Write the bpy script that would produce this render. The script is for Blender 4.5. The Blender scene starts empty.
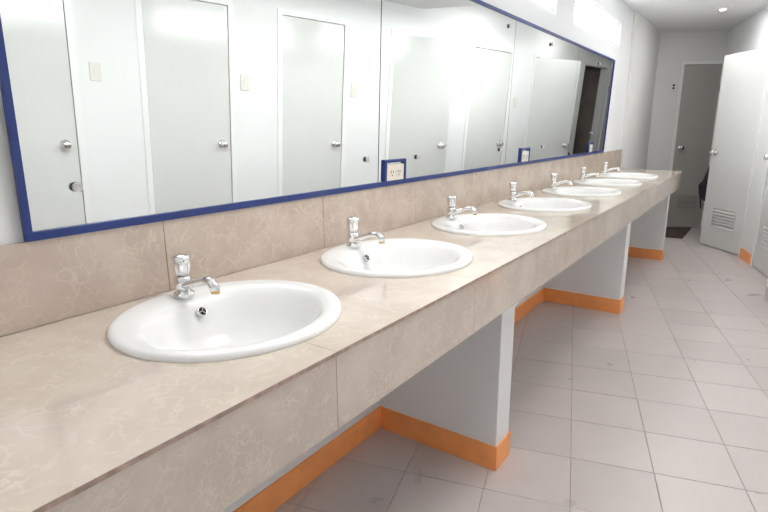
import bpy, bmesh, math, random
from mathutils import Vector, Matrix
random.seed(7)
PI = math.pi
scene = bpy.context.scene
COL = scene.collection

# ------------------------------------------------------------------ camera
CAM_H = 1.2811
cam_data = bpy.data.cameras.new('camera')
cam_data.sensor_width = 36.0
cam_data.lens = 36.0 * 527.0 / 768.0
cam_data.clip_start = 0.02
cam = bpy.data.objects.new('camera', cam_data)
COL.objects.link(cam)
YAW, PITCH, ROLL = 0.6159, 0.2352, -0.0073
fw = Vector((-math.sin(YAW) * math.cos(PITCH), math.cos(YAW) * math.cos(PITCH), -math.sin(PITCH)))
r0 = Vector((math.cos(YAW), math.sin(YAW), 0))
u0 = r0.cross(fw)
rr = r0 * math.cos(ROLL) + u0 * math.sin(ROLL)
uu = -r0 * math.sin(ROLL) + u0 * math.cos(ROLL)
cam.matrix_world = Matrix(((rr.x, uu.x, -fw.x, 1.2313), (rr.y, uu.y, -fw.y, 0.0),
                           (rr.z, uu.z, -fw.z, CAM_H), (0, 0, 0, 1)))
scene.camera = cam

# ------------------------------------------------------------------ world: bright overcast sky, enters through the windows
SKY_STRENGTH = 47.0
world = bpy.data.worlds.new('overcast_sky')
scene.world = world
world.use_nodes = True
bg = world.node_tree.nodes['Background']
bg.inputs['Color'].default_value = (1.0, 0.985, 0.965, 1)
wn, wl = world.node_tree.nodes, world.node_tree.links
# overcast sky: zenith three times as bright as the horizon, dull ground below it
wg = wn.new('ShaderNodeTexCoord')
wx = wn.new('ShaderNodeSeparateXYZ')
wl.new(wg.outputs['Generated'], wx.inputs[0])
wr = wn.new('ShaderNodeMapRange')
wr.inputs['From Min'].default_value = 0.0
wr.inputs['From Max'].default_value = 1.0
wr.inputs['To Min'].default_value = SKY_STRENGTH / 3
wr.inputs['To Max'].default_value = SKY_STRENGTH
wl.new(wx.outputs['Z'], wr.inputs['Value'])
gt = wn.new('ShaderNodeMath'); gt.operation = 'GREATER_THAN'; gt.inputs[1].default_value = 0.0
wl.new(wx.outputs['Z'], gt.inputs[0])
wm = wn.new('ShaderNodeMix'); wm.data_type = 'FLOAT'
wl.new(gt.outputs[0], wm.inputs['Factor'])
wm.inputs['A'].default_value = SKY_STRENGTH * 0.15
wl.new(wr.outputs['Result'], wm.inputs['B'])
wl.new(wm.outputs['Result'], bg.inputs['Strength'])
scene.view_settings.view_transform = 'Standard'
scene.view_settings.look = 'None'
scene.view_settings.gamma = 1.0
scene.view_settings.use_curve_mapping = False
scene.view_settings.exposure = 1.25
scene.cycles.max_bounces = 16
scene.cycles.diffuse_bounces = 10
scene.cycles.glossy_bounces = 8
scene.cycles.transparent_max_bounces = 12
scene.cycles.sample_clamp_indirect = 8.0

# clerestory windows of the mirror wall: y from, y to (all at the same height)
WIN = [(-1.49, 0.01), (0.38, 1.88), (2.25, 3.75), (4.12, 5.62)]
WZ0, WZ1 = 2.005, 2.245
for i, (a, b) in enumerate(WIN):            # sky portals in the window openings
    ld = bpy.data.lights.new('sky_portal', 'AREA')
    ld.shape = 'RECTANGLE'
    ld.size = b - a
    ld.size_y = WZ1 - WZ0
    ld.cycles.is_portal = True
    lo = bpy.data.objects.new('sky_portal', ld)
    lo.matrix_world = Matrix(((0, 0, -1, -0.17), (1, 0, 0, (a + b) / 2), (0, -1, 0, (WZ0 + WZ1) / 2), (0, 0, 0, 1)))
    COL.objects.link(lo)


# ------------------------------------------------------------------ materials
def srgb(r, g, b):
    f = lambda c: (c / 255 / 12.92) if c / 255 <= 0.04045 else ((c / 255 + 0.055) / 1.055) ** 2.4
    return (f(r), f(g), f(b), 1)


def base_mat(name, col, rough=0.5, metal=0.0, spec=0.5, coat=0.0):
    m = bpy.data.materials.new(name)
    m.use_nodes = True
    p = m.node_tree.nodes['Principled BSDF']
    p.inputs['Base Color'].default_value = col
    p.inputs['Roughness'].default_value = rough
    p.inputs['Metallic'].default_value = metal
    p.inputs['Specular IOR Level'].default_value = spec
    if coat:
        p.inputs['Coat Weight'].default_value = coat
        p.inputs['Coat Roughness'].default_value = 0.05
    return m


def noisy(name, col, rough, scale=6.0, amount=0.06, bump=0.0, bscale=60.0, spec=0.5, rnd=0.0, metal=0.0, rvar=0.0):
    """procedural paint / ceramic: slow value noise, optional per-object variation and fine bump"""
    m = base_mat(name, col, rough, metal, spec)
    nt = m.node_tree
    N, L = nt.nodes, nt.links
    p = N['Principled BSDF']
    geo = N.new('ShaderNodeNewGeometry')
    nz = N.new('ShaderNodeTexNoise')
    nz.inputs['Scale'].default_value = scale
    nz.inputs['Detail'].default_value = 5
    L.new(geo.outputs['Position'], nz.inputs['Vector'])
    mr = N.new('ShaderNodeMapRange')
    mr.inputs['From Min'].default_value = 0.3
    mr.inputs['From Max'].default_value = 0.7
    mr.inputs['To Min'].default_value = 1 - amount
    mr.inputs['To Max'].default_value = 1 + amount
    L.new(nz.outputs['Fac'], mr.inputs['Value'])
    val = mr.outputs['Result']
    if rnd:
        oi = N.new('ShaderNodeObjectInfo')
        m2 = N.new('ShaderNodeMapRange')
        m2.inputs['To Min'].default_value = 1 - rnd
        m2.inputs['To Max'].default_value = 1 + rnd
        L.new(oi.outputs['Random'], m2.inputs['Value'])
        mu = N.new('ShaderNodeMath')
        mu.operation = 'MULTIPLY'
        L.new(val, mu.inputs[0])
        L.new(m2.outputs['Result'], mu.inputs[1])
        val = mu.outputs[0]
    hsv = N.new('ShaderNodeHueSaturation')
    hsv.inputs['Color'].default_value = col
    L.new(val, hsv.inputs['Value'])
    L.new(hsv.outputs['Color'], p.inputs['Base Color'])
    if rvar:
        m3 = N.new('ShaderNodeMapRange')
        m3.inputs['From Min'].default_value = 0.3
        m3.inputs['From Max'].default_value = 0.7
        m3.inputs['To Min'].default_value = rough - rvar
        m3.inputs['To Max'].default_value = rough + rvar
        L.new(nz.outputs['Fac'], m3.inputs['Value'])
        L.new(m3.outputs['Result'], p.inputs['Roughness'])
    if bump:
        b = N.new('ShaderNodeBump')
        n2 = N.new('ShaderNodeTexNoise')
        n2.inputs['Scale'].default_value = bscale
        n2.inputs['Detail'].default_value = 3
        L.new(geo.outputs['Position'], n2.inputs['Vector'])
        L.new(n2.outputs['Fac'], b.inputs['Height'])
        b.inputs['Strength'].default_value = bump
        b.inputs['Distance'].default_value = 0.002
        L.new(b.outputs['Normal'], p.inputs['Normal'])
    return m


def marble(name, base, dark, vein, rough, vs=15.0, vw=0.055):
    """beige ceramic with pale crackle veins"""
    m = base_mat(name, base, rough, 0, 0.75)
    nt = m.node_tree
    N, L = nt.nodes, nt.links
    p = N['Principled BSDF']
    geo = N.new('ShaderNodeNewGeometry')
    n1 = N.new('ShaderNodeTexNoise')
    n1.inputs['Scale'].default_value = 16
    n1.inputs['Detail'].default_value = 4
    L.new(geo.outputs['Position'], n1.inputs['Vector'])
    sub = N.new('ShaderNodeVectorMath'); sub.operation = 'SUBTRACT'
    sub.inputs[1].default_value = (0.5, 0.5, 0.5)
    L.new(n1.outputs['Color'], sub.inputs[0])
    sc = N.new('ShaderNodeVectorMath'); sc.operation = 'SCALE'
    sc.inputs['Scale'].default_value = 0.11
    L.new(sub.outputs[0], sc.inputs[0])
    add = N.new('ShaderNodeVectorMath'); add.operation = 'ADD'
    L.new(geo.outputs['Position'], add.inputs[0])
    L.new(sc.outputs[0], add.inputs[1])
    vo = N.new('ShaderNodeTexVoronoi')
    vo.feature = 'DISTANCE_TO_EDGE'
    vo.inputs['Scale'].default_value = vs
    L.new(add.outputs[0], vo.inputs['Vector'])
    rp = N.new('ShaderNodeValToRGB')
    rp.color_ramp.elements[0].position = 0.0
    rp.color_ramp.elements[0].color = (1, 1, 1, 1)
    rp.color_ramp.elements[1].position = vw * 2.2
    rp.color_ramp.elements[1].color = (0, 0, 0, 1)
    L.new(vo.outputs['Distance'], rp.inputs['Fac'])
    n2 = N.new('ShaderNodeTexNoise')
    n2.inputs['Scale'].default_value = 9
    n2.inputs['Detail'].default_value = 6
    L.new(geo.outputs['Position'], n2.inputs['Vector'])
    r2 = N.new('ShaderNodeValToRGB')
    r2.color_ramp.elements[0].position = 0.38
    r2.color_ramp.elements[0].color = dark
    r2.color_ramp.elements[1].position = 0.64
    r2.color_ramp.elements[1].color = base
    L.new(n2.outputs['Fac'], r2.inputs['Fac'])
    n3 = N.new('ShaderNodeTexNoise')
    n3.inputs['Scale'].default_value = 22
    L.new(geo.outputs['Position'], n3.inputs['Vector'])
    mm = N.new('ShaderNodeMapRange')
    mm.inputs['From Min'].default_value = 0.35
    mm.inputs['From Max'].default_value = 0.65
    mm.inputs['To Max'].default_value = 0.58
    L.new(n3.outputs['Fac'], mm.inputs['Value'])
    mu = N.new('ShaderNodeMath'); mu.operation = 'MULTIPLY'
    L.new(rp.outputs['Color'], mu.inputs[0])
    L.new(mm.outputs['Result'], mu.inputs[1])
    mx = N.new('ShaderNodeMix'); mx.data_type = 'RGBA'
    L.new(mu.outputs[0], mx.inputs['Factor'])
    L.new(r2.outputs['Color'], mx.inputs['A'])
    mx.inputs['B'].default_value = vein
    L.new(mx.outputs['Result'], p.inputs['Base Color'])
    return m


M = {}
M['wall'] = noisy('white_wall_paint', (0.75, 0.76, 0.77, 1), 0.55, 1.5, 0.02, 0.15, 90)
M['wall_grey'] = noisy('pale_grey_wall_paint', (0.72, 0.72, 0.71, 1), 0.55, 1.5, 0.02, 0.15, 90)
M['ceiling'] = noisy('ceiling_paint', (0.76, 0.77, 0.78, 1), 0.7, 2.0, 0.02)
M['pier'] = noisy('white_pier_paint', (0.78, 0.79, 0.80, 1), 0.5, 3, 0.02, 0.2, 80)
M['orange'] = noisy('orange_baseboard_paint', (0.90, 0.36, 0.12, 1), 0.45, 14, 0.07, 0.2, 60)
M['grout'] = noisy('floor_grout', (0.36, 0.31, 0.30, 1), 0.9, 30, 0.2)
M['floor_tile'] = noisy('pinkish_floor_tile', (0.56, 0.505, 0.495, 1), 0.33, 5.0, 0.035, 0.05, 160, rnd=0.045, rvar=0.06)
M['door'] = noisy('glossy_white_door_paint', (0.65, 0.66, 0.652, 1), 0.16, 2.5, 0.02)
M['door_frame'] = noisy('white_door_frame_paint', (0.78, 0.79, 0.80, 1), 0.3, 3, 0.02)
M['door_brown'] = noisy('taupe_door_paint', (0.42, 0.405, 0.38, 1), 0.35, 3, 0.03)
M['stall'] = noisy('shade_brown_stall', (0.30, 0.26, 0.23, 1), 0.4, 5, 0.15)  # dark brown stands in for the unlit look of the cubicle insides
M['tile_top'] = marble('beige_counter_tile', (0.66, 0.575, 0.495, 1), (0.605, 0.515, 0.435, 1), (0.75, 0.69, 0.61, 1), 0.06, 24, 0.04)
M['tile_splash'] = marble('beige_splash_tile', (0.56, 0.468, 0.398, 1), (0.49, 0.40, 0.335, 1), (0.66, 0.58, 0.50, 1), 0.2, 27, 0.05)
M['tile_apron'] = marble('beige_apron_tile', (0.60, 0.52, 0.45, 1), (0.52, 0.445, 0.385, 1), (0.69, 0.625, 0.555, 1), 0.05, 42, 0.045)
M['clay'] = noisy('raw_tile_edge', (0.40, 0.29, 0.25, 1), 0.8, 40, 0.3)
M['joint'] = noisy('brown_joint', (0.50, 0.42, 0.36, 1), 0.9, 40, 0.2)
M['concrete'] = noisy('concrete_slab', (0.45, 0.43, 0.41, 1), 0.9, 12, 0.1)
M['porcelain'] = noisy('white_porcelain', (0.85, 0.855, 0.855, 1), 0.18, 4, 0.008)
M['chrome'] = noisy('chrome', (0.78, 0.78, 0.78, 1), 0.10, 60, 0.05, metal=1.0, rvar=0.04)
M['brass'] = noisy('worn_brass', (0.62, 0.43, 0.16, 1), 0.28, 60, 0.2, metal=1.0)
M['cap'] = noisy('grey_screw_cap', (0.50, 0.50, 0.51, 1), 0.3, 30, 0.05)
M['dark'] = noisy('dark_hole', (0.012, 0.012, 0.012, 1), 0.6, 30, 0.2)
M['mirror'] = base_mat('mirror_silver', (0.77, 0.79, 0.785, 1), 0.0, 1.0)
M['mirror_edge'] = noisy('mirror_glass_edge', (0.05, 0.07, 0.065, 1), 0.2, 20, 0.2)
M['blue'] = noisy('blue_frame_plastic', srgb(24, 48, 116), 0.35, 20, 0.06)
M['beige_plate'] = noisy('beige_outlet_plastic', (0.74, 0.68, 0.60, 1), 0.35, 30, 0.03)
M['white_plate'] = noisy('ivory_switch_plastic', (0.70, 0.69, 0.64, 1), 0.4, 30, 0.03)
M['alu'] = noisy('white_window_frame', (0.80, 0.81, 0.82, 1), 0.35, 10, 0.02)
M['bag'] = noisy('black_bag_fabric', (0.018, 0.018, 0.024, 1), 0.8, 40, 0.4, 0.5, 200)
M['mat'] = noisy('brown_doormat_fibre', (0.075, 0.05, 0.038, 1), 0.95, 80, 0.4, 0.8, 300)
M['hinge'] = noisy('hinge_steel', (0.35, 0.34, 0.33, 1), 0.35, 40, 0.1, metal=1.0)
M['lamp_body'] = noisy('white_lamp_body', (0.8, 0.8, 0.8, 1), 0.4, 20, 0.02)

gm = bpy.data.materials.new('thin_window_glass')
gm.use_nodes = True
gn, gl = gm.node_tree.nodes, gm.node_tree.links
gn.remove(gn['Principled BSDF'])
tr = gn.new('ShaderNodeBsdfTransparent'); tr.inputs['Color'].default_value = (0.95, 0.97, 0.97, 1)
gs = gn.new('ShaderNodeBsdfGlossy'); gs.inputs['Roughness'].default_value = 0.02
ms = gn.new('ShaderNodeMixShader')
ms.inputs[0].default_value = 0.05; gl.new(tr.outputs[0], ms.inputs[1]); gl.new(gs.outputs[0], ms.inputs[2])
gl.new(ms.outputs[0], gn['Material Output'].inputs['Surface'])
M['glass'] = gm
em = base_mat('lamp_diffuser_glow', (0.9, 0.9, 0.88, 1), 0.4)
em.node_tree.nodes['Principled BSDF'].inputs['Emission Color'].default_value = (1, 0.97, 0.92, 1)
em.node_tree.nodes['Principled BSDF'].inputs['Emission Strength'].default_value = 1.2
M['diffuser'] = em


# ------------------------------------------------------------------ helpers
def mesh_obj(name, bm, mats, parent=None, smooth=False):
    bmesh.ops.recalc_face_normals(bm, faces=bm.faces)
    me = bpy.data.meshes.new(name)
    bm.to_mesh(me)
    bm.free()
    if not isinstance(mats, (list, tuple)):
        mats = [mats]
    for m in mats:
        me.materials.append(M[m])
    if smooth:
        for p in me.polygons:
            p.use_smooth = True
    o = bpy.data.objects.new(name, me)
    COL.objects.link(o)
    if parent:
        o.parent = parent
    return o


def link_mesh(name, me, parent=None, loc=(0, 0, 0)):
    o = bpy.data.objects.new(name, me)
    COL.objects.link(o)
    o.location = loc
    if parent:
        o.parent = parent
    return o


def empty(name, loc=(0, 0, 0), rz=0.0):
    o = bpy.data.objects.new(name, None)
    o.empty_display_size = 0.05
    COL.objects.link(o)
    o.location = loc
    o.rotation_euler = (0, 0, rz)
    return o


def tag(o, label, cat, group=None, kind=None):
    o['label'] = label
    o['category'] = cat
    if group:
        o['group'] = group
    if kind:
        o['kind'] = kind
    return o


def copy_tree(o, parent=None):
    c = o.copy()
    COL.objects.link(c)
    c.parent = parent
    for ch in list(o.children):
        copy_tree(ch, c)
    return c


def box(bm, x0, x1, y0, y1, z0, z1, mi=0, bevel=0.0):
    vs = [bm.verts.new((x, y, z)) for x in (x0, x1) for y in (y0, y1) for z in (z0, z1)]
    idx = [(0, 1, 3, 2), (4, 6, 7, 5), (0, 4, 5, 1), (2, 3, 7, 6), (0, 2, 6, 4), (1, 5, 7, 3)]
    fs = []
    for f in idx:
        fc = bm.faces.new([vs[i] for i in f])
        fc.material_index = mi
        fs.append(fc)
    if bevel:
        es = list({e for f in fs for e in f.edges})
        bmesh.ops.bevel(bm, geom=es, offset=bevel, segments=2, affect='EDGES', profile=0.5)
    return vs


def lathe(bm, prof, seg=24, mat=Matrix(), lobes=0, amp=None, mi=0, caps=True):
    """prof: list of (radius, height) revolved about local z; amp: lobe amplitude per ring"""
    rings = []
    for k, (r, h) in enumerate(prof):
        ring = []
        for i in range(seg):
            t = 2 * PI * i / seg
            rad = r
            if lobes and amp:
                rad = r * (1 + amp[k] * math.cos(lobes * t))
            ring.append(bm.verts.new(mat @ Vector((rad * math.cos(t), rad * math.sin(t), h))))
        rings.append(ring)
    for a, b in zip(rings[:-1], rings[1:]):
        for i in range(seg):
            f = bm.faces.new((a[i], a[(i + 1) % seg], b[(i + 1) % seg], b[i]))
            f.material_index = mi
    for ring in ((rings[0], rings[-1]) if caps else ()):
        if (ring[0].co - ring[seg // 2].co).length > 1e-6:
            f = bm.faces.new(ring)
            f.material_index = mi


def tube(bm, pts, rads, seg=14, squash=None):
    pts = [Vector(p) for p in pts]
    rings = []
    up = Vector((0, 1, 0))
    for i, p in enumerate(pts):
        d = (pts[min(i + 1, len(pts) - 1)] - pts[max(i - 1, 0)]).normalized()
        s = up - d * up.dot(d)
        if s.length < 1e-4:
            s = Vector((1, 0, 0)) - d * d.x
        s.normalize()
        n = d.cross(s)
        q = squash[i] if squash else 1.0
        rings.append([bm.verts.new(p + s * rads[i] * q * math.cos(2 * PI * k / seg) + n * rads[i] * math.sin(2 * PI * k / seg)) for k in range(seg)])
    for a, b in zip(rings[:-1], rings[1:]):
        for k in range(seg):
            bm.faces.new((a[k], a[(k + 1) % seg], b[(k + 1) % seg], b[k]))
    bm.faces.new(rings[0])
    bm.faces.new(rings[-1])


def lamp_light(shape, size, watts, loc):
    ld = bpy.data.lights.new('lamp_light', 'AREA')
    ld.shape = shape
    ld.size = size
    ld.energy = watts
    ld.color = (1.0, 0.98, 0.95)
    lo = bpy.data.objects.new('lamp_light', ld)
    COL.objects.link(lo)
    lo.location = loc


def axis_to(n, loc):
    n = Vector(n).normalized()
    q = Vector((0, 0, 1)).rotation_difference(n)
    return Matrix.Translation(loc) @ q.to_matrix().to_4x4()


# ------------------------------------------------------------------ room dimensions
T = math.radians(15.75)                 # angle of the stall wall and the floor grid against the mirror wall
ND = 2.849                              # stall wall: x cos T + y sin T = ND
CT, ST = math.cos(T), math.sin(T)
YB = -1.5                               # back wall
YE = 6.10                               # end of the mirror wall
H_LOW, H_HIGH, Y_STEP = 2.265, 2.412, 4.6


def stall_xy(s, out=0.0):               # point on the stall wall, out = into the room
    return (-ST * s + CT * (ND - out), CT * s + ST * (ND - out))


SW = stall_xy(0)
ROT = PI / 2 + T
ZC = 0.876                              # counter top
ZA = 0.713                              # apron bottom
XF = 0.626                              # counter front

# ------------------------------------------------------------------ walls
bm = bmesh.new()
box(bm, -0.16, 0, YB, YE, 0, WZ0)
box(bm, -0.16, 0, YB, YE, WZ1, H_HIGH + 0.05)
ys = [YB] + [v for w in WIN for v in w] + [YE]
for a, b in zip(ys[0::2], ys[1::2]):
    if b - a > 0.001:
        box(bm, -0.16, 0, a, b, WZ0, WZ1)
tag(mesh_obj('wall_left', bm, 'wall'), 'white painted wall carrying the long mirror and high windows', 'wall', kind='structure')

bm = bmesh.new()
box(bm, -0.16, 0.03, YE, 7.62, 0, H_HIGH + 0.05)
tag(mesh_obj('wall_left_far', bm, 'wall_grey'), 'pale grey wall past the far end of the counter', 'wall', kind='structure')

# far wall with the narrow end door: local x runs from the right corner to the left
EA = math.radians(33)
END = (0.725, 8.0)
bm = bmesh.new()
DU0, DU1, DH = 0.035, 0.50, 2.04
box(bm, -0.20, DU0, -0.1, 0, 0, H_HIGH + 0.05)
box(bm, DU0, DU1, -0.1, 0, DH, H_HIGH + 0.05)
box(bm, DU1, 0.84, -0.1, 0, 0, H_HIGH + 0.05)
o = mesh_obj('wall_far', bm, 'wall_grey')
o.location = (*END, 0); o.rotation_euler.z = PI + EA
tag(o, 'grey shaded wall at the far end around the narrow door', 'wall', kind='structure')

# stall wall; doors: hinge s, width, opening angle
DOORS = [(0.40, 0.59, 0), (1.45, 0.59, 0), (2.49, 0.59, 0), (3.64, 0.60, 23), (4.73, 0.62, 0), (5.80, 0.60, 25)]
DTOP = 2.02
bm = bmesh.new()
s0 = -2.6
for (s, w, a) in DOORS:
    box(bm, s0, s - 0.01, -0.1, 0, 0, H_HIGH + 0.05)
    box(bm, s - 0.01, s + w + 0.01, -0.1, 0, DTOP, H_HIGH + 0.05)
    s0 = s + w + 0.01
GAP = (6.86, 7.42)                      # last doorway stands empty
box(bm, s0, GAP[0], -0.1, 0, 0, H_HIGH + 0.05)
box(bm, GAP[0], GAP[1], -0.1, 0, DTOP, H_HIGH + 0.05)
box(bm, GAP[1], 7.60, -0.1, 0, 0, H_HIGH + 0.05)
o = mesh_obj('wall_right', bm, 'wall')
o.location = (*SW, 0); o.rotation_euler.z = ROT
tag(o, 'white wall with the row of cubicle doors', 'wall', kind='structure')

bm = bmesh.new()
box(bm, -0.16, 3.6, YB - 0.12, YB, 0, H_HIGH + 0.05)
tag(mesh_obj('wall_back', bm, 'wall'), 'white wall behind the viewer', 'wall', kind='structure')

# cubicle interiors behind the wall (shade put into the brown colour), one box open towards each doorway
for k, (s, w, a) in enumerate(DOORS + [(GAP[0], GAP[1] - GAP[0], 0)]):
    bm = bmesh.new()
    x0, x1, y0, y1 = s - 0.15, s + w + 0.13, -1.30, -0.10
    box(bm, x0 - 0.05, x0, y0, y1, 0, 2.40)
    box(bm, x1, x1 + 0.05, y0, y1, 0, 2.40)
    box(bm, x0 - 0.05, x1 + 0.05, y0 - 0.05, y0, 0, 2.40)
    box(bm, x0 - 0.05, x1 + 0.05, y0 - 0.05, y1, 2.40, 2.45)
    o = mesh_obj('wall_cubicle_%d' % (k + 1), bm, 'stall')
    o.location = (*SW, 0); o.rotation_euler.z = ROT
    tag(o, 'inside of the cubicle, coloured dark for shade, behind the %s' % ('first door', 'second door', 'third door', 'nearer open door', 'fifth door', 'farther open door', 'last doorway')[k], 'wall', kind='structure')

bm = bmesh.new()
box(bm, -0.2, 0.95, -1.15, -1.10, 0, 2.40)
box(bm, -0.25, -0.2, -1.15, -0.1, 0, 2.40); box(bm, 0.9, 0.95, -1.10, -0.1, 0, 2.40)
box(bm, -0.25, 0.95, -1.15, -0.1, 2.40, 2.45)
o = mesh_obj('wall_light_block', bm, 'stall')  # unseen box, added to stop sky light leaking round the end door
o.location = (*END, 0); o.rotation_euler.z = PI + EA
tag(o, 'added dark box blocking light behind the narrow far door', 'wall', kind='structure')

# ceiling: lower over the near part, a step up towards the far end
bm = bmesh.new()
box(bm, -0.16, 3.7, YB - 0.1, Y_STEP, H_LOW, 2.53)
box(bm, -0.16, 3.0, Y_STEP, 8.7, H_HIGH, 2.53)
tag(mesh_obj('ceiling', bm, 'ceiling'), 'pale ceiling stepping up towards the far end', 'ceiling', kind='structure')

# ------------------------------------------------------------------ floor: grout bed and single tiles
bm = bmesh.new()
box(bm, -0.2, 5.2, YB - 0.2, 9.2, -0.08, -0.003)
floor = mesh_obj('floor', bm, 'grout')
tag(floor, 'pale pinkish tiled floor laid square to the cubicle doors', 'floor', kind='structure')
room = [(0, YB), ((ND + 0.1 - ST * YB) / CT, YB), ((ND + 0.1 - ST * 8.05) / CT, 8.05), (0.03, 7.55), (0, 7.5)]


def clip(poly, clipper):
    out = poly
    for i in range(len(clipper)):
        ax, ay = clipper[i]
        bx, by = clipper[(i + 1) % len(clipper)]
        inp, out = out, []
        if not inp:
            return []
        side = lambda p: (bx - ax) * (p[1] - ay) - (by - ay) * (p[0] - ax)
        for j in range(len(inp)):
            p, q = inp[j - 1], inp[j]
            sp, sq = side(p), side(q)
            if (sp >= 0) != (sq >= 0):
                k = sp / (sp - sq)
                out.append((p[0] + k * (q[0] - p[0]), p[1] + k * (q[1] - p[1])))
            if sq >= 0:
                out.append(q)
    return out


def tile_mesh(poly):
    bm = bmesh.new()
    cx = sum(p[0] for p in poly) / len(poly); cy = sum(p[1] for p in poly) / len(poly)
    lo = [bm.verts.new((x, y, -0.006)) for x, y in poly]
    mid = [bm.verts.new((x, y, -0.0012)) for x, y in poly]
    hi = []
    for x, y in poly:
        d = math.hypot(x - cx, y - cy) or 1
        k = max(0, 1 - 0.0025 / d)
        hi.append(bm.verts.new((cx + (x - cx) * k, cy + (y - cy) * k, 0)))
    n = len(poly)
    for i in range(n):
        j = (i + 1) % n
        bm.faces.new((lo[i], lo[j], mid[j], mid[i]))
        bm.faces.new((mid[i], mid[j], hi[j], hi[i]))
    bm.faces.new(hi)
    bmesh.ops.recalc_face_normals(bm, faces=bm.faces)
    me = bpy.data.meshes.new('tile')
    bm.to_mesh(me); bm.free()
    me.materials.append(M['floor_tile'])
    return me


TU, TV, TS, TG = 1.2608, 1.6679, 0.30, 0.0011
full = tile_mesh([(a * CT - b * ST, a * ST + b * CT) for a, b in ((TG, TG), (TS - TG, TG), (TS - TG, TS - TG), (TG, TS - TG))])
for i in range(-8, 9):
    for j in range(-13, 24):
        U, V = TU + i * TS, TV + j * TS
        P = [(a * CT - b * ST, a * ST + b * CT) for a, b in ((U + TG, V + TG), (U + TS - TG, V + TG), (U + TS - TG, V + TS - TG), (U + TG, V + TS - TG))]
        Q = clip(P, room)
        if len(Q) < 3:
            continue
        area = abs(sum(Q[k - 1][0] * Q[k][1] - Q[k][0] * Q[k - 1][1] for k in range(len(Q)))) / 2
        if area < 0.002:
            continue
        if area > (TS - 2 * TG) ** 2 - 1e-5:
            t = link_mesh('tile', full, floor, (U * CT - V * ST, U * ST + V * CT, random.uniform(-0.0004, 0.0004)))
        else:
            t = link_mesh('tile', tile_mesh(Q), floor)

# ------------------------------------------------------------------ piers under the counter, orange baseboards
PIERS = [(1.70, 1.825), (3.845, 3.965), (5.73, 5.835)]
PX, BH = 0.545, 0.102
for k, (a, b) in enumerate(PIERS):
    bm = bmesh.new()
    box(bm, 0.0, PX, a, b, 0, ZA, bevel=0.004)
    o = mesh_obj('wall_pier_%d' % (k + 1), bm, 'pier')
    tag(o, ('nearest', 'middle', 'farthest')[k] + ' white pier holding up the counter, with orange foot', 'wall', kind='structure')
    bm = bmesh.new()
    e = 0.006
    vs = [(0, a - e), (PX + e, a - e), (PX + e, b + e), (0, b + e)]
    inn = [(0, a + .001), (PX - .001, a + .001), (PX - .001, b - .001), (0, b - .001)]
    for p, q in ((0, 1), (1, 2), (2, 3)):
        quad = [vs[p], vs[q], inn[q], inn[p]]
        lo = [bm.verts.new((x, y, 0.0005)) for x, y in quad]
        hi = [bm.verts.new((x, y, BH)) for x, y in quad]
        bm.faces.new(lo); bm.faces.new(hi)
        for m_ in range(4):
            bm.faces.new((lo[m_], lo[(m_ + 1) % 4], hi[(m_ + 1) % 4], hi[m_]))
    mesh_obj('baseboard', bm, 'orange', o)
edges = [YB] + [v for p in PIERS for v in p] + [YE]
for k, (a, b) in enumerate(zip(edges[0::2], edges[1::2])):
    if b - a < 0.35:
        continue
    bm = bmesh.new()
    box(bm, 0, 0.008, a + 0.006, b - 0.006, 0.0005, BH)
    tag(mesh_obj('baseboard_left', bm, 'orange'), 'orange baseboard on the back wall ' + ('left of the nearest pier', 'between the nearest and middle piers', 'between the middle and farthest piers')[k], 'baseboard', kind='structure')
sb = [(-2.5, 0.36)] + [(DOORS[k][0] + DOORS[k][1] + 0.045, DOORS[k + 1][0] - 0.045) for k in range(5)] + [(6.45, 6.85)]
for k, (a, b) in enumerate(sb):
    bm = bmesh.new()
    box(bm, a, b, 0, 0.008, 0.0005, BH)
    o = mesh_obj('baseboard_right', bm, 'orange')
    o.location = (*SW, 0); o.rotation_euler.z = ROT
    nm = ['before the first cubicle door', 'between the first and second cubicle doors', 'between the second and third cubicle doors',
          'between the third and fourth cubicle doors', 'between the fourth and fifth cubicle doors', 'beside the farther open door hinge', 'past the farther open door']
    tag(o, 'orange baseboard of the cubicle wall ' + nm[k], 'baseboard', kind='structure')

# ------------------------------------------------------------------ windows over the mirror
for k, (a, b) in enumerate(WIN):
    w = empty('window_%d' % (k + 1), (-0.034, a, WZ0))
    tag(w, ('white sliding window above the wall behind the viewer', 'white sliding window above the nearest mirror panel',
            'white sliding window above the second mirror panel', 'white sliding window above the farthest mirror panels')[k], 'window', kind='structure')
    L_, Hh, f = b - a, WZ1 - WZ0, 0.024
    bm = bmesh.new()
    box(bm, -0.03, 0.03, 0, L_, 0, f); box(bm, -0.03, 0.03, 0, L_, Hh - f, Hh)
    box(bm, -0.03, 0.03, 0, f, f, Hh - f); box(bm, -0.03, 0.03, L_ - f, L_, f, Hh - f)
    mesh_obj('window_frame', bm, 'alu', w)
    mid = L_ * 0.515
    for n, (p, q, xx) in enumerate(((f, mid + 0.015, -0.012), (mid - 0.015, L_ - f, 0.012))):
        bm = bmesh.new()
        g = 0.018
        box(bm, xx - .009, xx + .009, p, q, f, f + g); box(bm, xx - .009, xx + .009, p, q, Hh - f - g, Hh - f)
        box(bm, xx - .009, xx + .009, p, p + g, f + g, Hh - f - g); box(bm, xx - .009, xx + .009, q - g, q, f + g, Hh - f - g)
        sash = mesh_obj('sash', bm, 'alu', w)
        bm = bmesh.new()
        box(bm, xx - .002, xx + .002, p + g, q - g, f + g, Hh - f - g)
        mesh_obj('pane', bm, 'glass', sash)

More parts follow.
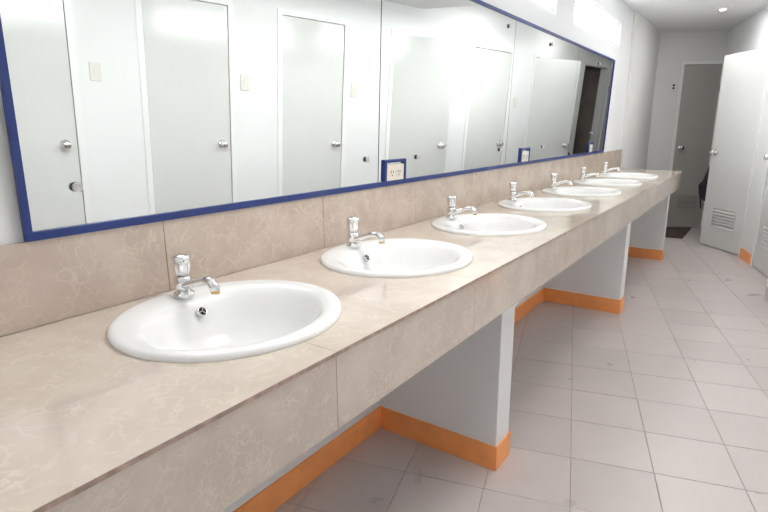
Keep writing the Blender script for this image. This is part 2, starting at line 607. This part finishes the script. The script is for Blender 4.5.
# ------------------------------------------------------------------ counter: slab, top tiles, apron tiles
SINKS = [0.721, 1.388, 2.10, 2.82, 3.53, 4.235, 4.94]
SX, SA, SB = 0.300, 0.254, 0.243
YC1 = 5.84
counter = empty('washbasin_counter', (0, 0, 0))
tag(counter, 'long beige tiled washbasin counter running along the mirror wall', 'counter')
cut_bm = bmesh.new()
for cy in SINKS:
    n = 40
    lo = [cut_bm.verts.new((SX + 0.01 + 0.195 * math.cos(2 * PI * i / n), cy + 0.222 * math.sin(2 * PI * i / n), 0.60)) for i in range(n)]
    hi = [cut_bm.verts.new((v.co.x, v.co.y, 0.95)) for v in lo]
    cut_bm.faces.new(lo); cut_bm.faces.new(hi)
    for i in range(n):
        cut_bm.faces.new((lo[i], lo[(i + 1) % n], hi[(i + 1) % n], hi[i]))
cutter = mesh_obj('basin_cutter', cut_bm, 'joint')


def cut(o):
    md = o.modifiers.new('holes', 'BOOLEAN')
    md.operation = 'DIFFERENCE'; md.solver = 'EXACT'; md.object = cutter
    dg = bpy.context.evaluated_depsgraph_get()
    me = bpy.data.meshes.new_from_object(o.evaluated_get(dg))
    o.modifiers.clear()
    old = o.data
    o.data = me
    bpy.data.meshes.remove(old)


bm = bmesh.new()
box(bm, 0.002, XF - 0.0125, YB + 0.002, YC1 - 0.006, 0.80, ZC - 0.009)
o = mesh_obj('slab', bm, 'joint', counter)
cut(o)
bm = bmesh.new()
box(bm, 0.55, XF - 0.0125, YB + 0.002, YC1 - 0.006, ZA + 0.004, 0.80)
mesh_obj('edge_beam', bm, 'concrete', counter)


def add_top(x0, x1, y0, y1):
    bm = bmesh.new()
    box(bm, x0, x1, y0, y1, ZC - 0.0085, ZC)
    bm.normal_update()
    bmesh.ops.recalc_face_normals(bm, faces=bm.faces)
    for f in bm.faces:
        f.material_index = 0 if f.normal.z > 0.5 else 1
    o = mesh_obj('top_tile', bm, ['tile_top', 'clay'], counter)
    if x0 < 0.5 and any(abs(cy - (y0 + y1) / 2) < (y1 - y0) / 2 + 0.24 for cy in SINKS):
        cut(o)
    return o


g = 0.0007
seams = [YB + 0.002] + [0.70 + 0.60 * k for k in range(-3, 9)] + [YC1]
for a, b in zip(seams[:-1], seams[1:]):
    if b - a < 0.02:
        continue
    add_top(0.012, XF, a + g * 0.7, b - g * 0.7)
    bm = bmesh.new()
    box(bm, XF - 0.0125, XF - 0.0025, a + g, b - g, ZA, ZC - 0.009, bevel=0.001)
    mesh_obj('apron_tile', bm, 'tile_apron', counter)
bm = bmesh.new()
box(bm, 0.012, XF - 0.0025, YC1 - 0.0055, YC1, ZA, ZC - 0.009, bevel=0.001)
mesh_obj('end_tile', bm, 'tile_apron', counter)

splash = empty('backsplash', (0, 0, ZC))
tag(splash, 'low beige tile backsplash between the counter and the mirror', 'backsplash')
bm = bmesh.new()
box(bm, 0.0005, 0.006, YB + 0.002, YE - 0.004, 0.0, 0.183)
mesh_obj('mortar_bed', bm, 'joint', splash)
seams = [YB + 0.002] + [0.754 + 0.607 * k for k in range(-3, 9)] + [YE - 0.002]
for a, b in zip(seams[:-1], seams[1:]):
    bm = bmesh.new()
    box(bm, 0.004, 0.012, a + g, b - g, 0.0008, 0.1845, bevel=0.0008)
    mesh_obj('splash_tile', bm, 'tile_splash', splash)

# ------------------------------------------------------------------ washbasins
def basin_mesh():
    bm = bmesh.new()
    n = 72
    IA, IB, IC = 0.200, 0.169, 0.018

    def ell(k, sc, z):
        """k 0..1 from outer rim ellipse to bowl lip; sc scales the lip ellipse for rings inside"""
        a = SA + (IA - SA) * k; b = SB + (IB - SB) * k; c = IC * k
        return [bm.verts.new((c + b * sc * math.cos(2 * PI * i / n), a * sc * math.sin(2 * PI * i / n), z)) for i in range(n)]
    prof = [(0.02, 1, 0.0), (0, 1, 0.002), (0.0, 1, 0.006), (0.03, 1, 0.0105), (0.09, 1, 0.0135), (0.2, 1, 0.0150), (0.4, 1, 0.0145),
            (0.6, 1, 0.0120), (0.78, 1, 0.0075), (0.9, 1, 0.0015), (1, 1, -0.008), (1, 0.965, -0.020), (1, 0.935, -0.034), (1, 0.89, -0.054),
            (1, 0.82, -0.078), (1, 0.71, -0.101), (1, 0.55, -0.119), (1, 0.36, -0.130), (1, 0.16, -0.1365), (1, 0.11, -0.140)]
    rings = [ell(*p) for p in prof]
    for a, b in zip(rings[:-1], rings[1:]):
        for i in range(n):
            bm.faces.new((a[i], a[(i + 1) % n], b[(i + 1) % n], b[i]))
    bm.faces.new(rings[-1])
    return bm


def drain_bm():
    bm = bmesh.new()
    lathe(bm, [(0.0, -0.1375), (0.010, -0.1365), (0.0235, -0.136), (0.026, -0.137), (0.0262, -0.141), (0.0, -0.141)], 24, Matrix.Translation((0.018, 0, 0)))
    return bm


basin0 = empty('washbasin', (SX, SINKS[0], ZC))
bowl = mesh_obj('bowl', basin_mesh(), 'porcelain', basin0, smooth=True)
mesh_obj('drain', drain_bm(), 'chrome', basin0, smooth=True)
# overflow: chrome ring with three spokes over a dark hole, in the bowl's back slope
ON = Vector((0.80, 0.06, 0.60)).normalized()
OP = Vector((-0.1345, 0.016, -0.0225))
mt = axis_to(ON, OP)
bm = bmesh.new()
lathe(bm, [(0.0095, 0.0025), (0.0108, 0.0040), (0.0122, 0.003), (0.0126, -0.008), (0.0095, -0.008), (0.0095, 0.0025)], 24, mt, caps=False)
ring = mesh_obj('overflow_ring', bm, 'chrome', basin0, smooth=True)
bm = bmesh.new()
lathe(bm, [(0.0, 0.0008), (0.0098, 0.0008), (0.0098, -0.006), (0.0, -0.006)], 20, mt)
mesh_obj('overflow_hole', bm, 'dark', ring)
bm = bmesh.new()
for k in range(3):
    t = 2 * PI * k / 3 + 0.6
    rot = mt @ Matrix.Rotation(t, 4, 'Z')
    vs = box(bm, 0, 0.0105, -0.0012, 0.0012, 0.0008, 0.0032)
    for v in vs:
        v.co = rot @ v.co
mesh_obj('overflow_spokes', bm, 'chrome', ring)

ORD = ['first', 'second', 'third', 'fourth', 'fifth', 'sixth', 'seventh']
basins = [basin0]
for cy in SINKS[1:]:
    b = copy_tree(basin0)
    b.location = (SX, cy, ZC)
    basins.append(b)
for k, b in enumerate(basins):
    tag(b, 'white oval washbasin set in the counter, %s counting from the viewer' % ORD[k] if 0 < k < 6 else
        ('largest nearest white oval washbasin with spoked chrome overflow' if k == 0 else 'farthest white oval washbasin at the end of the counter'),
        'washbasin', 'oval washbasins along the counter')

# ------------------------------------------------------------------ faucets
def make_faucet():
    f = empty('faucet', (0, 0, 0))
    bm = bmesh.new()
    lathe(bm, [(0.0245, -0.002), (0.0245, 0.004), (0.023, 0.0085), (0.017, 0.0105), (0.0155, 0.016)], 28)
    mesh_obj('base', bm, 'chrome', f, smooth=True)
    bm = bmesh.new()
    lathe(bm, [(0.0155, 0.014), (0.017, 0.018), (0.0195, 0.024), (0.0200, 0.034), (0.0195, 0.044), (0.016, 0.0485), (0.012, 0.0495)], 28)
    mesh_obj('body', bm, 'chrome', f, smooth=True)
    bm = bmesh.new()
    pts = [(0.006, 0, 0.027), (0.022, 0, 0.031), (0.040, 0, 0.037), (0.060, 0, 0.044), (0.080, 0, 0.050), (0.096, 0, 0.0515), (0.108, 0, 0.048), (0.116, 0, 0.039), (0.1185, 0, 0.030)]
    tube(bm, pts, [0.0105, 0.0105, 0.0095, 0.0085, 0.0085, 0.0095, 0.0110, 0.0118, 0.0115], 16, [1.45, 1.35, 1.2, 1.1, 1.1, 1.1, 1.05, 1, 1])
    sp = mesh_obj('spout', bm, 'chrome', f, smooth=True)
    bm = bmesh.new()
    lathe(bm, [(0.0095, 0.0315), (0.0102, 0.0245), (0.0075, 0.0245), (0.0075, 0.028)], 20, Matrix.Translation((0.1187, 0, 0)))
    mesh_obj('aerator', bm, 'brass', sp, smooth=True)
    bm = bmesh.new()
    prof = [(0.0105, 0.0495), (0.0140, 0.0525), (0.0165, 0.058), (0.0185, 0.068), (0.0200, 0.080), (0.0205, 0.086), (0.0195, 0.0885)]
    lathe(bm, prof, 48, Matrix(), 8, [0, 0.04, 0.07, 0.075, 0.06, 0.02, 0])
    h = mesh_obj('handle', bm, 'chrome', f, smooth=True)
    bm = bmesh.new()
    lathe(bm, [(0.0195, 0.0885), (0.0222, 0.0900), (0.0224, 0.0945), (0.0205, 0.0985), (0.014, 0.1015), (0.0, 0.1025)], 32)
    mesh_obj('handle_cap', bm, 'chrome', h, smooth=True)
    return f


f0 = make_faucet()
TAPX = 0.117
faucets = [f0] + [copy_tree(f0) for _ in SINKS[1:]]
for k, f in enumerate(faucets):
    f.location = (TAPX, SINKS[k] + 0.004, ZC + 0.0145)
    f.rotation_euler.z = [0.03, 0.02, -0.02, -0.10, -0.05, 0.02, 0.05][k]
    tag(f, 'largest chrome pillar tap, on the nearest washbasin' if k == 0 else
        ('chrome pillar tap on the farthest washbasin' if k == 6 else 'chrome pillar tap on the %s washbasin from the viewer' % ORD[k]),
        'faucet', 'chrome taps of the washbasins')

# ------------------------------------------------------------------ mirror: four panels leaning slightly forward, blue frame
TILT = math.radians(2.1)
MZ0, MZ1 = 1.0615, 1.874
mirror = empty('wall_mirror', (0.012, 0, MZ0))
mirror.rotation_euler = (0, TILT, 0)
tag(mirror, 'long wall mirror of jointed panels in a blue frame above the washbasins', 'mirror')
MH = MZ1 - MZ0
FR = 0.019
PAN = [(0.450, 1.680), (1.685, 2.943), (2.947, 4.16), (4.163, 5.27)]
for k, (a, b) in enumerate(PAN):
    bm = bmesh.new()
    box(bm, -0.0035, 0.0015, a, b, 0.006, MH - 0.006)
    bm.normal_update()
    bmesh.ops.recalc_face_normals(bm, faces=bm.faces)
    for f in bm.faces:
        f.material_index = 0 if f.normal.x > 0.5 else 1
    pnl = mesh_obj('mirror_panel', bm, ['mirror', 'mirror_edge'], mirror)
    caps = [[(0.554, 0.103), (1.604, 0.112)], [(1.965, 0.105), (2.85, 0.106), (2.85, 0.752), (2.05, 0.752)],
            [(3.56, 0.102), (3.54, 0.742)], [(4.77, 0.18), (4.75, 0.735)]][k]
    for (yy, zz) in caps:
        bm = bmesh.new()
        lathe(bm, [(0.0095, 0), (0.0095, 0.005), (0.0, 0.005)], 20, axis_to((1, 0, 0), (0.0015, yy, zz)), mi=1)
        lathe(bm, [(0.0110, 0.005), (0.0110, 0.009), (0.0085, 0.0105), (0.0, 0.011)], 20, axis_to((1, 0, 0), (0.0015, yy, zz)))
        mesh_obj('screw_cap', bm, ['cap', 'dark'], pnl, smooth=False)
bm = bmesh.new()
box(bm, -0.006, -0.0035, 0.445, 5.273, 0.0, MH)
mesh_obj('backing', bm, 'mirror_edge', mirror)


def rail(name, y0, y1, z0, z1, x1=0.008):
    bm = bmesh.new()
    box(bm, -0.004, x1, y0, y1, z0, z1, bevel=0.0012)
    return mesh_obj(name, bm, 'blue', mirror)


rail('frame_rail', 0.441, 5.276, 0.0, FR)
rail('frame_rail', 0.441, 5.276, MH - FR * 0.85, MH)
rail('frame_rail', 0.441, 0.441 + 0.015, FR, MH - FR * 0.85)
rail('frame_rail', 5.264, 5.276, FR, MH - FR * 0.85)
OUTLETS = [(1.715, 1.868), (3.165, 3.315), (4.72, 4.86)]
for (a, b) in OUTLETS:
    r = rail('outlet_rail', a, b, 0.092, 0.104, 0.012)
    rail('outlet_rail', a, a + 0.015, FR, 0.092, 0.012)
    rail('outlet_rail', b - 0.012, b, FR, 0.092, 0.012)
for k, (a, b) in enumerate(OUTLETS):
    o = empty('power_outlet', (0.015, (a + b) / 2, MZ0 + FR))
    o.rotation_euler = (0, TILT, 0)
    tag(o, ('beige double socket in a blue surround beside the second tap', 'pale double socket in a blue surround at the mirror middle joint',
            'small pale double socket low in the farthest mirror panel')[k], 'socket', 'sockets set into the mirror')
    hw = (b - a) / 2 - 0.017
    bm = bmesh.new()
    box(bm, 0.0, 0.007, -hw, hw + 0.003, 0.001, 0.064, bevel=0.001)
    mesh_obj('plate', bm, 'beige_plate' if k == 0 else 'white_plate', o)
    for sgn in (-1, 1):
        cy = sgn * 0.024
        bm = bmesh.new()
        box(bm, 0.007, 0.0085, cy - 0.017, cy + 0.017, 0.014, 0.052, bevel=0.0005)
        sk = mesh_obj('socket', bm, 'beige_plate' if k == 0 else 'white_plate', o)
        bm = bmesh.new()
        box(bm, 0.0085, 0.0089, cy - 0.009, cy - 0.0055, 0.030, 0.041)
        box(bm, 0.0085, 0.0089, cy + 0.0055, cy + 0.009, 0.030, 0.041)
        box(bm, 0.0085, 0.0089, cy - 0.003, cy + 0.003, 0.019, 0.025)
        mesh_obj('pin_holes', bm, 'dark', sk)

# ------------------------------------------------------------------ doors
def knob_bm(y0, sgn=1):
    bm = bmesh.new()
    lathe(bm, [(0.0, 0.0), (0.032, 0.0), (0.031, 0.005), (0.020, 0.009), (0.0125, 0.012), (0.0115, 0.026), (0.0165, 0.031), (0.0255, 0.038), (0.0285, 0.048),
               (0.0265, 0.058), (0.018, 0.064), (0.0, 0.066)], 28, axis_to((0, sgn, 0), (0, y0, 0)))
    return bm


def make_door(name, w, h, loc, rz, label, knob_h=1.02, back_knob=False, group='cubicle doors', paint='door'):
    d = empty(name, loc, rz)
    tag(d, label, 'door', group, 'structure')
    z0 = 0.012
    y0, y1 = -0.040, -0.004
    lu0, lu1, lz0, lz1 = w * 0.20, w * 0.755, 0.235, 0.43
    bm = bmesh.new()
    box(bm, 0, w, y0, y1, z0, lz0); box(bm, 0, w, y0, y1, lz1, h)
    box(bm, 0, lu0, y0, y1, lz0, lz1); box(bm, lu1, w, y0, y1, lz0, lz1)
    bmesh.ops.remove_doubles(bm, verts=bm.verts, dist=1e-5)
    panel = mesh_obj('panel', bm, paint, d)
    n = 6
    for k in range(n):
        zc = lz0 + (k + 0.5) * (lz1 - lz0) / n
        hh = (lz1 - lz0) / n
        bm = bmesh.new()
        prof = [(y1 + 0.014, zc - hh * 0.40), (y1 + 0.000, zc + hh * 0.16), (y1 - 0.006, zc + hh * 0.16), (y1 + 0.008, zc - hh * 0.40)]
        a = [bm.verts.new((lu0, p[0], p[1])) for p in prof]
        b = [bm.verts.new((lu1, p[0], p[1])) for p in prof]
        bm.faces.new(a); bm.faces.new(b)
        for i in range(4):
            bm.faces.new((a[i], a[(i + 1) % 4], b[(i + 1) % 4], b[i]))
        mesh_obj('louvre_slat', bm, paint, panel)
    bm = bmesh.new()
    box(bm, lu0, lu1, y1 - 0.030, y1 - 0.024, lz0, lz1)
    mesh_obj('louvre_back', bm, paint, panel)
    k = mesh_obj('knob', knob_bm(y1), 'chrome', d, smooth=True)
    k.location = (w - 0.068, 0, knob_h)
    if back_knob:
        k = mesh_obj('knob', knob_bm(y0, -1), 'chrome', d, smooth=True)
        k.location = (w - 0.068, 0, knob_h)
        bm = bmesh.new()
        box(bm, w - 0.002, w + 0.0015, (y0 + y1) / 2 - 0.011, (y0 + y1) / 2 + 0.011, knob_h - 0.03, knob_h + 0.03)
        box(bm, w, w + 0.012, (y0 + y1) / 2 - 0.006, (y0 + y1) / 2 + 0.006, knob_h - 0.008, knob_h + 0.008)
        mesh_obj('latch', bm, 'chrome', d)
    for z in (0.28, 1.75):
        bm = bmesh.new()
        lathe(bm, [(0.006, z - 0.045), (0.006, z + 0.045)], 12, Matrix.Translation((-0.004, y1 + 0.002, 0)))
        mesh_obj('hinge', bm, 'hinge', d, smooth=False)
    return d


LAB = ['flat white door, leftmost in the mirror', 'closed white cubicle door, second from the left in the mirror', 'closed white cubicle door, third from the left in the mirror',
       'open white cubicle door right of the first mirror joint', 'closed white louvred door cut by the right edge of the photo', 'wide open white louvred door at right, hiding a black bag']
for k, (s, w, a) in enumerate(DOORS):
    x, y = stall_xy(s)
    make_door('door_%d' % (k + 1), w, DTOP - 0.012, (x, y, 0), ROT + math.radians(a), LAB[k], back_knob=(a > 0))
    # jamb: two uprights and a head, slightly proud of the wall
    bm = bmesh.new()
    e, pr = 0.035, 0.006
    for p, q in ((s - 0.009 - e, s - 0.0035), (s + w + 0.0035, s + w + 0.009 + e)):
        box(bm, p, q, -0.10, pr, 0.0005, DTOP + 0.03)
    box(bm, s - 0.0035, s + w + 0.0035, -0.10, pr, DTOP - 0.008, DTOP + 0.03)
    o = mesh_obj('trim_%d' % (k + 1), bm, 'door_frame')
    o.location = (*SW, 0); o.rotation_euler.z = ROT
    tag(o, 'white frame around the %s cubicle door from the viewer' % ORD[k], 'door frame', 'cubicle door frames', 'structure')

er = PI + EA
ex = Vector((math.cos(er), math.sin(er), 0))
hp = Vector((*END, 0)) + ex * (DU0 + 0.006)
make_door('door_7', DU1 - DU0 - 0.012, DH - 0.012, hp, er, 'narrow shaded grey door in the far wall', 1.03, group=None, paint='door_brown')
bm = bmesh.new()
box(bm, DU0 - 0.03, DU0 + 0.003, -0.1, 0.006, 0, DH + 0.025)
box(bm, DU1 - 0.003, DU1 + 0.035, -0.1, 0.006, 0, DH + 0.025)
box(bm, DU0 + 0.003, DU1 - 0.003, -0.1, 0.006, DH - 0.006, DH + 0.025)
o = mesh_obj('trim_7', bm, 'door_frame')
o.location = (*END, 0); o.rotation_euler.z = er
tag(o, 'pale frame around the narrow door in the far wall', 'door frame', kind='structure')

# ------------------------------------------------------------------ switches on the stall wall and the far wall
for k, s in enumerate((1.135, 2.165, 3.20, 5.50)):
    x, y = stall_xy(s)
    o = empty('light_switch', (x, y, 1.485), ROT)
    tag(o, ['ivory light switch right of the leftmost door in the mirror', 'ivory light switch between the second and third doors in the mirror',
            'ivory light switch right of the third door in the mirror', 'ivory light switch beside the second mirror joint'][k], 'light switch', 'light switches of the cubicles')
    bm = bmesh.new()
    box(bm, -0.035, 0.035, 0.0, 0.007, -0.058, 0.058, bevel=0.002)
    mesh_obj('plate', bm, 'white_plate', o)
    bm = bmesh.new()
    box(bm, -0.011, 0.011, 0.007, 0.0105, -0.02, 0.02, bevel=0.001)
    mesh_obj('rocker', bm, 'white_plate', o)
p = Vector((*END, 0)) + ex * 0.60
o = empty('wall_switch', (p.x, p.y, 1.775), er)
tag(o, 'small wall switch with two dark buttons beside the far door', 'light switch')
bm = bmesh.new()
box(bm, -0.03, 0.03, 0, 0.006, -0.05, 0.05, bevel=0.0015)
mesh_obj('plate', bm, 'wall_grey', o)
for z in (0.016, -0.018):
    bm = bmesh.new()
    lathe(bm, [(0.0, 0.0), (0.0135, 0.0), (0.012, 0.004), (0, 0.0045)], 16, axis_to((0, 1, 0), (0, 0.006, z)))
    mesh_obj('button', bm, 'dark', o)

# ------------------------------------------------------------------ ceiling light at the far end
o = empty('ceiling_light', (0.735, 6.455, H_HIGH))
tag(o, 'small round white lamp on the far ceiling', 'ceiling light')
bm = bmesh.new()
lathe(bm, [(0.0, 0), (0.075, 0), (0.073, -0.008), (0.052, -0.013), (0.034, -0.014), (0.034, -0.006), (0, -0.006)], 32)
mesh_obj('rim', bm, 'lamp_body', o, smooth=True)
bm = bmesh.new()
lathe(bm, [(0.032, -0.006), (0.030, -0.016), (0.020, -0.024), (0.0, -0.027)], 24)
mesh_obj('bulb', bm, 'diffuser', o, smooth=True)
lamp_light('DISK', 0.14, 2.0, (0.735, 6.455, H_HIGH - 0.03))
# unseen ceiling panels added as fill light for the counter and far end
for k, (x, y, z, pw, lab) in enumerate(((0.90, 5.12, H_HIGH, 3.4, 'added unseen ceiling fill panel over the two farthest washbasins'), (1.05, 3.2, H_LOW, 1.3, 'added unseen ceiling fill panel over the fourth washbasin'), (1.0, 1.35, H_LOW, 4.8, 'added unseen ceiling fill panel over the second washbasin'))):
    o = empty('fill_panel', (x, y, z))
    tag(o, lab, 'ceiling light', 'added ceiling fill panels')
    bm = bmesh.new()
    for q in ((-0.3, 0.3, -0.3, -0.28), (-0.3, 0.3, 0.28, 0.3), (-0.3, -0.28, -0.28, 0.28), (0.28, 0.3, -0.28, 0.28)):
        box(bm, *q, -0.016, 0.0)
    mesh_obj('frame', bm, 'lamp_body', o)
    bm = bmesh.new()
    box(bm, -0.28, 0.28, -0.28, 0.28, -0.010, -0.002)
    mesh_obj('diffuser', bm, 'diffuser', o)
    lamp_light('SQUARE', 0.55, pw, (x, y, z - 0.02))

# ------------------------------------------------------------------ doormat before the far door
bm = bmesh.new()
mp = [(0.06, 6.98), (0.585, 7.03), (0.60, 7.86), (0.06, 7.53)]
lo = [bm.verts.new((x, y_, 0.0006)) for x, y_ in mp]
hi = [bm.verts.new((x, y_, 0.010)) for x, y_ in mp]
bm.faces.new(lo); bm.faces.new(hi)
for i in range(4):
    bm.faces.new((lo[i], lo[(i + 1) % 4], hi[(i + 1) % 4], hi[i]))
tag(mesh_obj('doormat', bm, 'mat'), 'dark brown doormat on the floor before the far door', 'doormat')

# ------------------------------------------------------------------ black bag hanging behind the open door
da = T + math.radians(25)
dd = Vector((-math.sin(da), math.cos(da), 0))           # hinge -> free edge
dn = Vector((math.cos(da), math.sin(da), 0))            # towards the cubicle, behind the door
hx, hy = stall_xy(5.80)
base = Vector((hx, hy, 0)) + dd * 0.655 + dn * 0.10
bag = empty('backpack', (base.x, base.y, 0.47), math.atan2(dd.y, dd.x))
tag(bag, 'black backpack hanging behind the open door', 'bag')
bm = bmesh.new()
secs = [(0.00, 0.03, 0, 0.05, 0.03), (0.03, 0.03, 0, 0.075, 0.05), (0.09, 0.035, 0, 0.10, 0.06), (0.15, 0.035, 0, 0.105, 0.065), (0.22, 0.02, 0, 0.10, 0.06),
        (0.30, -0.005, 0, 0.09, 0.055), (0.38, -0.02, 0, 0.08, 0.045), (0.44, -0.03, 0, 0.06, 0.035), (0.48, -0.04, 0, 0.03, 0.015)]
rings = []
n = 20
for (z, cx, _, ax, ay) in secs:
    rings.append([bm.verts.new((cx + ax * math.copysign(abs(math.cos(2 * PI * i / n)) ** 0.7, math.cos(2 * PI * i / n)) + 0.004 * math.sin(5 * i + z * 40),
                                ay * math.copysign(abs(math.sin(2 * PI * i / n)) ** 0.7, math.sin(2 * PI * i / n)), z)) for i in range(n)])
for a, b in zip(rings[:-1], rings[1:]):
    for i in range(n):
        bm.faces.new((a[i], a[(i + 1) % n], b[(i + 1) % n], b[i]))
bm.faces.new(rings[0]); bm.faces.new(rings[-1])
mesh_obj('body', bm, 'bag', bag, smooth=True)
bm = bmesh.new()
tube(bm, [(-0.02, 0, 0.46), (-0.03, 0.0, 0.52), (-0.05, 0.0, 0.55), (-0.07, 0.0, 0.52), (-0.07, 0, 0.46)], [0.008] * 5, 8)
mesh_obj('top_handle', bm, 'bag', bag, smooth=True)
bm = bmesh.new()
tube(bm, [(0.10, 0.03, 0.22), (0.145, 0.04, 0.17), (0.14, 0.035, 0.10), (0.11, 0.03, 0.01), (0.09, 0.03, -0.09)], [0.010, 0.011, 0.011, 0.009, 0.007], 8)
mesh_obj('strap', bm, 'bag', bag, smooth=True)

bpy.data.objects.remove(cutter, do_unlink=True)
